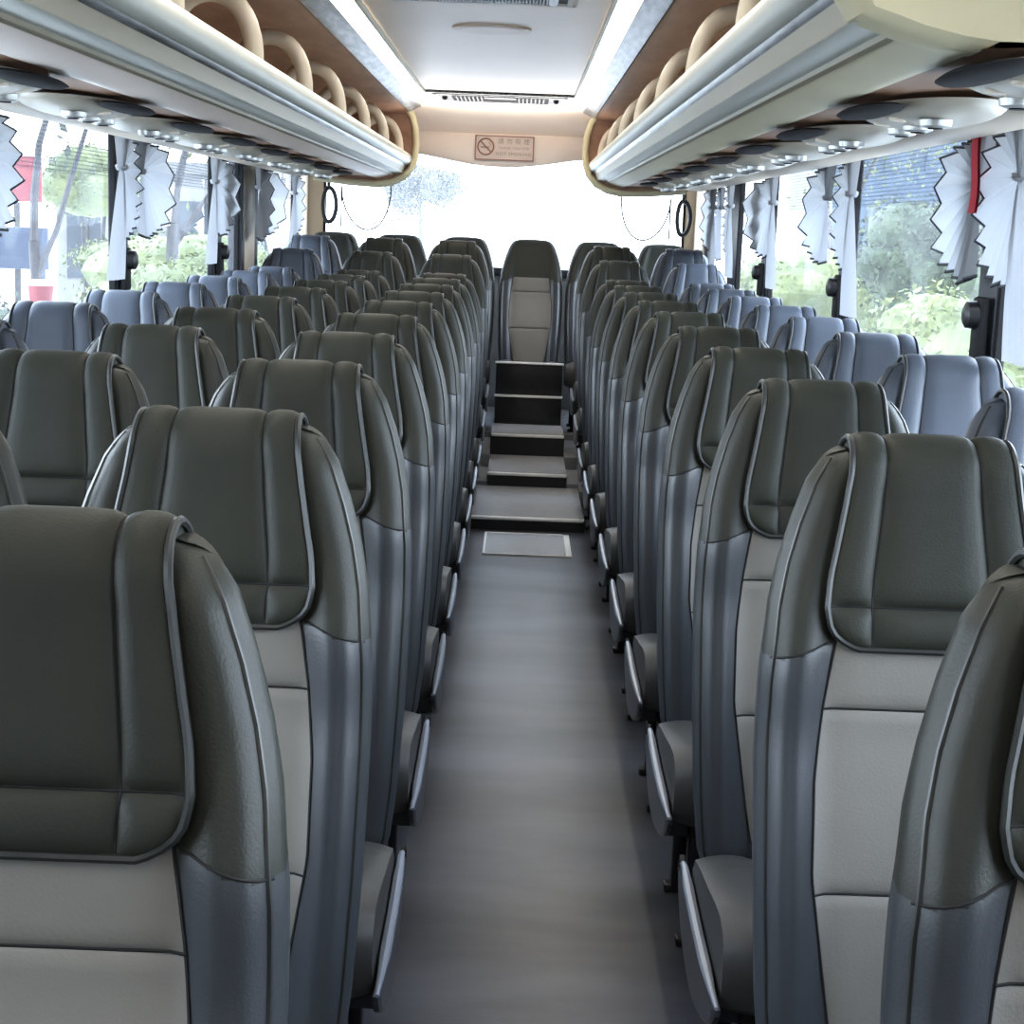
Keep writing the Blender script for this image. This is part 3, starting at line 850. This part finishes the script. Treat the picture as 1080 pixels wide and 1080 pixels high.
# red strap, pillar fittings, corner cords
m = MB(); rows = []
for j in range(7):
    z = 1.70-.22*j/6; rows.append([(XR-.135-.004*sin(j), 3.80+.055*(i/4), z) for i in range(5)])
m.grid(rows, 0); rows2 = [[(p[0]+.006, p[1], p[2]) for p in r] for r in rows]; m.grid(rows2, 0, flip=True)
tag(m.build('red_strap', REDCL), 'dark red cloth strap hanging between two curtains at the nearest pillar', 'strap')
for sgn, y, lab in ((-1, 5.90, 'on the pillar behind the tree window'), (-1, 7.76, 'on the pillar before the beige panel'), (1, 4.03, 'on the pillar with the red strap'), (1, 5.86, 'on the pillar beside the blue building view'), (1, 7.77, 'on the slim dark pillar midway along the two-seat side')):
    X = (XL if sgn < 0 else XR)-sgn*.022
    root = empty('belt_anchor', (X, y, 1.235)); tag(root, 'black round pillar fitting %s' % lab, 'fitting', 'black pillar fittings')
    m = MB(); m.box(min(0, -sgn*.022), max(0, -sgn*.022), -.04, .04, -.11, .045, 0, .008); m.build('backing_plate', BLACK, root)
    m = MB(); m.tube([(-sgn*.020, 0, 0), (-sgn*.046, 0, 0), (-sgn*.052, 0, 0)], [.036, .033, .022], 18); m.build('knob', BLACKM, root)

for sgn in (-1, 1):
    x0 = -1.18 if sgn < 0 else .955
    sd = 'three-seat' if sgn < 0 else 'two-seat'
    m = MB(); pts = []
    for i in range(25):
        a = pi+pi*i/24*1.0
        pts.append((x0-sgn*(.16+.16*cos(pi*i/24)) , 10.60, 1.62-.30*sin(pi*i/24)*(1-.2*i/24)))
    m.tube(pts, .005, 6); m.tube([(x0, 10.6, 1.62), (x0, 10.6, 1.36)], .005, 6)
    m.tube([(x0-sgn*.32, 10.6, 1.62), (x0-sgn*.32, 10.6, 1.655)], .004, 6)
    tag(m.build('cord_loop', ROPE), 'thin dark cord looping below the rack in front of the rear window, %s side' % sd, 'cord', 'cords at the rear window')
    m = MB(); c = (x0+sgn*.085, 10.62, 1.52); pts = []
    for i in range(24):
        t = 2*pi*i/24; pts.append((c[0]+.045*sin(t)*(1.1 if sin(t) > 0 else .8), c[1], c[2]+.11*cos(t)-.02))
    m.tube(pts, .014, 8, closed=True); m.tube([(c[0], c[1], c[2]+.09), (c[0], c[1], c[2]+.16)], .012, 6)
    tag(m.build('hanging_strap', BLACKM), 'thick dark strap loop hanging by the beige rear corner, %s side' % sd, 'strap', 'strap loops at the rear corners')

# ------------------------------------------------------------------ OUTSIDE
GZ = -1.15
m = MB(); m.box(-60, 60, -30, 90, GZ-.1, GZ); struct(m.build('ground_outside', ASPH, smooth=False))
def leafy(root, c, r, n, size, mat, seed, name='foliage', fill=True, squash=.75):
    rnd = random.Random(seed); m = MB()
    lobes = [(c, r)]
    for i in range(9):
        a = rnd.uniform(0, 2*pi); e = rnd.uniform(-.3, 1)
        q = (c[0]+r[0]*.62*cos(a)*cos(e), c[1]+r[1]*.62*sin(a)*cos(e), c[2]+r[2]*.62*sin(e))
        lobes.append((q, tuple(x*rnd.uniform(.38, .6) for x in r)))
    if fill:
        for q, s in lobes: m.ellip(q, tuple(x*.82 for x in s), 14, 8, 0)
    for i in range(n):
        q, s = rnd.choice(lobes)
        v = Vector((rnd.gauss(0, 1), rnd.gauss(0, 1), rnd.gauss(0, 1))); v.normalize(); k = rnd.uniform(.8, 1.08)
        p = Vector((q[0]+v.x*s[0]*k, q[1]+v.y*s[1]*k, q[2]+v.z*s[2]*k))
        nrm = (v+Vector((rnd.gauss(0, .5), rnd.gauss(0, .5), rnd.gauss(0, .5)))).normalized()
        t = nrm.cross(Vector((rnd.gauss(0, 1), rnd.gauss(0, 1), rnd.gauss(0, 1)))).normalized(); b = nrm.cross(t)
        L = size*rnd.uniform(.6, 1.3); w = L*.45
        m.add([p-t*L, p+b*w, p+t*L, p-b*w], [(0, 1, 2, 3)], 0)
    return m.build(name, mat, root, smooth=False)
def shrub(x, y, zc, r, n, size, mat, seed, label, name='shrub', cat='shrub', group=None):
    root = empty(name, (x, y, GZ)); tag(root, label, cat, group)
    leafy(root, (0, 0, zc-GZ), r, n, size, mat, seed)
    m = MB()
    for i in range(3):
        a = 2.1*i; m.tube([(0.1*cos(a), .1*sin(a), 0), (.25*r[0]*cos(a), .25*r[1]*sin(a), zc-GZ)], [.05, .03], 7)
    m.build('stem', BARK, root)
    return root
def branch(m, p, d, L, r, depth, rnd):
    pts = [p]; rr = [r]; q = Vector(p)
    for i in range(4):
        d = (d+Vector((rnd.gauss(0, .10), rnd.gauss(0, .10), rnd.gauss(0, .05)))).normalized(); q = q+d*L/4; pts.append(tuple(q)); rr.append(r*(1-.12*(i+1)))
    m.tube(pts, rr, 7)
    tips.append(tuple(q))
    if depth > 0:
        for k in range(3):
            nd = (d+Vector((rnd.gauss(0, .55), rnd.gauss(0, .4), rnd.gauss(0.1, .25)))).normalized()
            branch(m, tuple(q), nd, L*.7, r*.55, depth-1, rnd)
def tree(x, y, h, r, seed, label, lean=(.05, 0), leaf=LEAF_C, n=1500, group=None, leaves=.55, fork=True):
    global tips
    root = empty('tree', (x, y, GZ)); tag(root, label, 'tree', group)
    rnd = random.Random(seed); tips = []; m = MB()
    m.tube([(0, 0, 0), (lean[0]*.5, 0, h*.2), (lean[0], 0, h*.4)], [r*1.3, r*1.05, r], 9)
    branch(m, (lean[0], 0, h*.4), Vector((lean[0]*.3, 0, 1)), h*.33, r*.8, 2, rnd)
    if fork: branch(m, (lean[0]*.8, 0, h*.34), Vector((.45, .1, 1)).normalized(), h*.36, r*.6, 2, rnd)
    m.build('trunk', BARK, root)
    f = MB()
    T = [t for t in tips if t[2] > h*.6]
    for i in range(n):
        t = rnd.choice(T); p = Vector(t)+Vector((rnd.gauss(0, leaves), rnd.gauss(0, leaves), rnd.gauss(0, leaves*.7)))
        a = Vector((rnd.gauss(0, 1), rnd.gauss(0, 1), rnd.gauss(0, 1))).normalized(); b = a.orthogonal().normalized(); L = rnd.uniform(.04, .09)
        f.add([p-a*L, p+b*L*.5, p+a*L, p-b*L*.5], [(0, 1, 2, 3)])
    f.build('foliage', leaf, root, smooth=False)
    return root
# (x, y): seen through the three-seat side windows
tree(-4.55, 15.5, 5.6, .055, 3, 'forked bare-trunked tree seen through the nearest three-seat side window', lean=(-.1, 0))
tree(-7.6, 21.5, 5.4, .09, 5, 'thin leaning tree at the picture edge outside the three-seat side', lean=(.2, 0), fork=False)
tree(-5.2, 24.0, 6.0, .09, 8, 'tree with light green crown outside the second three-seat side window', leaf=LEAF_B, n=2600, leaves=.7)
G1 = 'low shrubs outside the three-seat side'
for i, (x, y, zc, r, mt, lab) in enumerate([
    (-4.5, 12.2, .30, (1.0, 1.2, .55), LEAF_A, 'green shrub low outside the nearest three-seat side window, left of the red tub'),
    (-4.0, 18.6, .35, (1.1, 1.2, .60), LEAF_B, 'pale green shrub behind the red and white tub'),
    (-3.3, 22.4, .25, (.9, 1.0, .60), LEAF_B, 'pale green shrub outside the second three-seat side window'),
    (-5.6, 26.5, .45, (1.9, 2.0, .70), LEAF_B, 'yellow-green shrub mass farther back outside the three-seat side'),
    (-8.6, 32.5, 1.9, (1.2, 1.2, .8), LEAF_B, 'yellow-green bush glowing behind the forked tree')]):
    shrub(x, y, zc, r, 5000, .045, mt, 20+i, lab, group=G1)
# red and white tub, blue barrier, red sign
root = empty('planter_tub', (-3.26, 11.0, GZ)); tag(root, 'small red tub with white rim seen at the foot of the nearest window', 'tub')
m = MB(); m.tube([(0, 0, 0), (0, 0, 1.86)], [.10, .10], 12); m.build('tub_post', WHITEP, root)
m = MB(); m.tube([(0, 0, 1.86), (0, 0, 1.90), (0, 0, 2.04)], [.04, .07, .088], 20); m.build('tub_body', REDP, root)
m = MB(); m.tube([(0, 0, 2.04), (0, 0, 2.055), (0, 0, 2.075)], [.088, .102, .095], 20); m.build('tub_rim', WHITEP, root)
root = empty('red_signboard', (-9.0, 29.0, GZ)); tag(root, 'plain red signboard at the picture edge beyond the trees', 'signboard')
m = MB(); m.box(-.45, .45, -.03, .03, 2.65, 3.45, 0, .01); m.build('board', REDP, root)
m = MB(); m.box(-.05, .05, -.03, .03, 0, 2.64); m.build('board_post', BARK, root, smooth=False)
root = empty('blue_barrier', (-9.0, 25.4, GZ)); tag(root, 'low blue painted barrier behind the forked tree', 'barrier')
m = MB(); m.box(-1.6, 1.6, -.05, .05, 1.6, 2.25, 0, .01); m.build('barrier_panel', BLUEF, root)
m = MB()
for x in (-1.5, 0, 1.5): m.box(x-.04, x+.04, -.04, .04, 0, 1.6)
m.build('barrier_posts', BLUEF, root, smooth=False)
# two-seat side
G2 = 'shrubs outside the two-seat side'
for i, (x, y, zc, r, n, mt, lab) in enumerate([
    (4.25, 14.5, .25, (1.25, 1.6, .75), 2600, LEAF_B, 'broad pale green hedge bush outside the nearest two-seat side window'),
    (7.0, 17.4, .15, (1.2, 1.3, .85), 2200, LEAF_B, 'yellow-green bush beside the pale hedge bush, next to the nearest pillar'),
    (4.6, 18.5, 1.15, (.85, 1.0, .80), 2400, LEAF_A, 'dark green rounded bush in front of the pale building'),
    (6.1, 20.0, 1.25, (.9, 1.0, .95), 2200, LEAF_A, 'taller dark green bush left of the fan curtain'),
    (4.3, 23.0, .6, (1.3, 1.5, .8), 1500, LEAF_B, 'pale bush seen through the second two-seat side window')]):
    shrub(x, y, zc, r, n*2, .045, mt, 40+i, lab, group=G2)
def building(name, x, y, w, d, h, mat, label, nx, nz, wm=DARKW, cat='building'):
    root = empty(name, (x, y, GZ)); tag(root, label, cat)
    m = MB(); m.box(-w/2, w/2, 0, d, 0, h); m.build('wall', mat, root, smooth=False)
    m = MB(); m.box(-w/2-.15, w/2+.15, -.15, d+.1, h, h+.3); m.build('roof', mat, root, smooth=False)
    for i in range(nx):
        for j in range(nz):
            cx = -w/2+w*(i+.5)/nx; cz = h*(j+.5)/nz
            m = MB(); m.box(cx-w/nx*.30, cx+w/nx*.30, -.05, .01, cz-h/nz*.30, cz+h/nz*.30); m.build('window', wm, root, smooth=False)
building('glass_building', 8.6, 36, 3.6, 6, 7.6, BLUEG, 'blue clad building block seen through the nearest two-seat side window', 4, 6, BLUEG)
building('brick_building', 12.0, 38, 2.6, 6, 8.0, REDB, 'reddish rendered building beside the blue clad block', 2, 5, PALEB)
building('pale_building', 15.9, 40, 4.2, 6, 5.2, PALEB, 'low pale building behind the tall dark bush', 3, 2)
building('long_building', -9.6, 44, 6.0, 5, 3.6, PALEB, 'long low pale building beyond the three-seat side shrubs', 4, 1)
tree(5.6, 30.0, 6.2, .10, 12, 'pale leafy tree outside the second two-seat side window', leaf=LEAF_B, n=3000, leaves=.8)
# behind the rear window
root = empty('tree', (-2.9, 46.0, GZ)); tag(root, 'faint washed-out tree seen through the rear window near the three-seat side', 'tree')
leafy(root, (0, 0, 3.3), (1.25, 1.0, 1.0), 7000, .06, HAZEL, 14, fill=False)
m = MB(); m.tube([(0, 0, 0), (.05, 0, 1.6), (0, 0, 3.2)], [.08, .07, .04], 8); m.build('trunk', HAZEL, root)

# ------------------------------------------------------------------ WORLD, LIGHT
w = bpy.data.worlds.new('World'); S.world = w; w.use_nodes = True
nt = w.node_tree; bg = nt.nodes['Background']
tc = nt.nodes.new('ShaderNodeTexCoord'); sp = nt.nodes.new('ShaderNodeSeparateXYZ'); rp = nt.nodes.new('ShaderNodeValToRGB')
nt.links.new(tc.outputs['Generated'], sp.inputs[0]); nt.links.new(sp.outputs['Z'], rp.inputs['Fac'])
rp.color_ramp.elements[0].position = 0; rp.color_ramp.elements[0].color = (.82, .91, 1, 1)
rp.color_ramp.elements[1].position = 1; rp.color_ramp.elements[1].color = (.62, .75, 1, 1)
nt.links.new(rp.outputs['Color'], bg.inputs['Color'])
# an overcast sky, brighter abeam of the coach than ahead or behind
def mnode(op, a, b=None, c=None):
    n = nt.nodes.new('ShaderNodeMath'); n.operation = op
    for k, v in enumerate((a, b, c)):
        if v is None: continue
        if isinstance(v, (int, float)): n.inputs[k].default_value = v
        else: nt.links.new(v, n.inputs[k])
    return n.outputs[0]
x2 = mnode('MULTIPLY', sp.outputs['X'], sp.outputs['X'])
yf = mnode('MAXIMUM', mnode('MULTIPLY', sp.outputs['Y'], -1.0), 0.0)
st = mnode('SUBTRACT', mnode('MULTIPLY_ADD', x2, 12.0, 6.0), mnode('MULTIPLY', yf, 4.5))
nt.links.new(st, bg.inputs['Strength'])
sun = bpy.data.lights.new('sun', 'SUN'); sun.energy = 1.5; sun.angle = radians(12); sun.color = (1, .97, .92)
so = bpy.data.objects.new('sun', sun); COL.objects.link(so); so.rotation_euler = (radians(38), radians(14), 0)

def area(name, loc, rot, sx, sy, e, col):
    l = bpy.data.lights.new(name, 'AREA'); l.shape = 'RECTANGLE'; l.size = sx; l.size_y = sy; l.energy = e; l.color = col
    o = bpy.data.objects.new(name, l); COL.objects.link(o); o.location = loc; o.rotation_euler = rot
area('front_warm_fill', (CX, .2, 2.06), (0, 0, 0), .8, .8, 2.0, (1, .86, .62))  # added warm fill over the near seats, no fixture modelled
area('rear_bay_fill', (CX, 9.15, 1.92), (pi, 0, 0), .9, .6, 11, (1, .98, .95))  # added upward fill that brightens the rear ceiling bay, no fixture
# ------------------------------------------------------------------ CAMERA
cam = bpy.data.cameras.new('camera'); co = bpy.data.objects.new('camera', cam); COL.objects.link(co)
cam.sensor_width = 36; cam.sensor_fit = 'HORIZONTAL'; cam.lens = 1692/1080*36; cam.clip_start = .02
pi_, ya, ro = .1764, .0004, .0386
fw = Vector((sin(ya)*cos(pi_), cos(ya)*cos(pi_), -sin(pi_))); r = Vector((cos(ya), -sin(ya), 0)); u = r.cross(fw)
R3 = Matrix((r, u, -fw)).transposed().to_4x4()
# the picture content is rotated clockwise by ro, i.e. the camera rolls the other way
co.matrix_world = Matrix.Translation((0, 0, 1.41)) @ R3 @ Matrix.Rotation(ro, 4, 'Z')
S.camera = co
S.view_settings.view_transform = 'Standard'
S.view_settings.look = 'None'
S.view_settings.exposure = 0.2
S.view_settings.gamma = .93
S.render.film_transparent = False
S.cycles.max_bounces = 10; S.cycles.diffuse_bounces = 6; S.cycles.transparent_max_bounces = 12
S.cycles.caustics_reflective = False; S.cycles.caustics_refractive = False
S.cycles.sample_clamp_indirect = 6
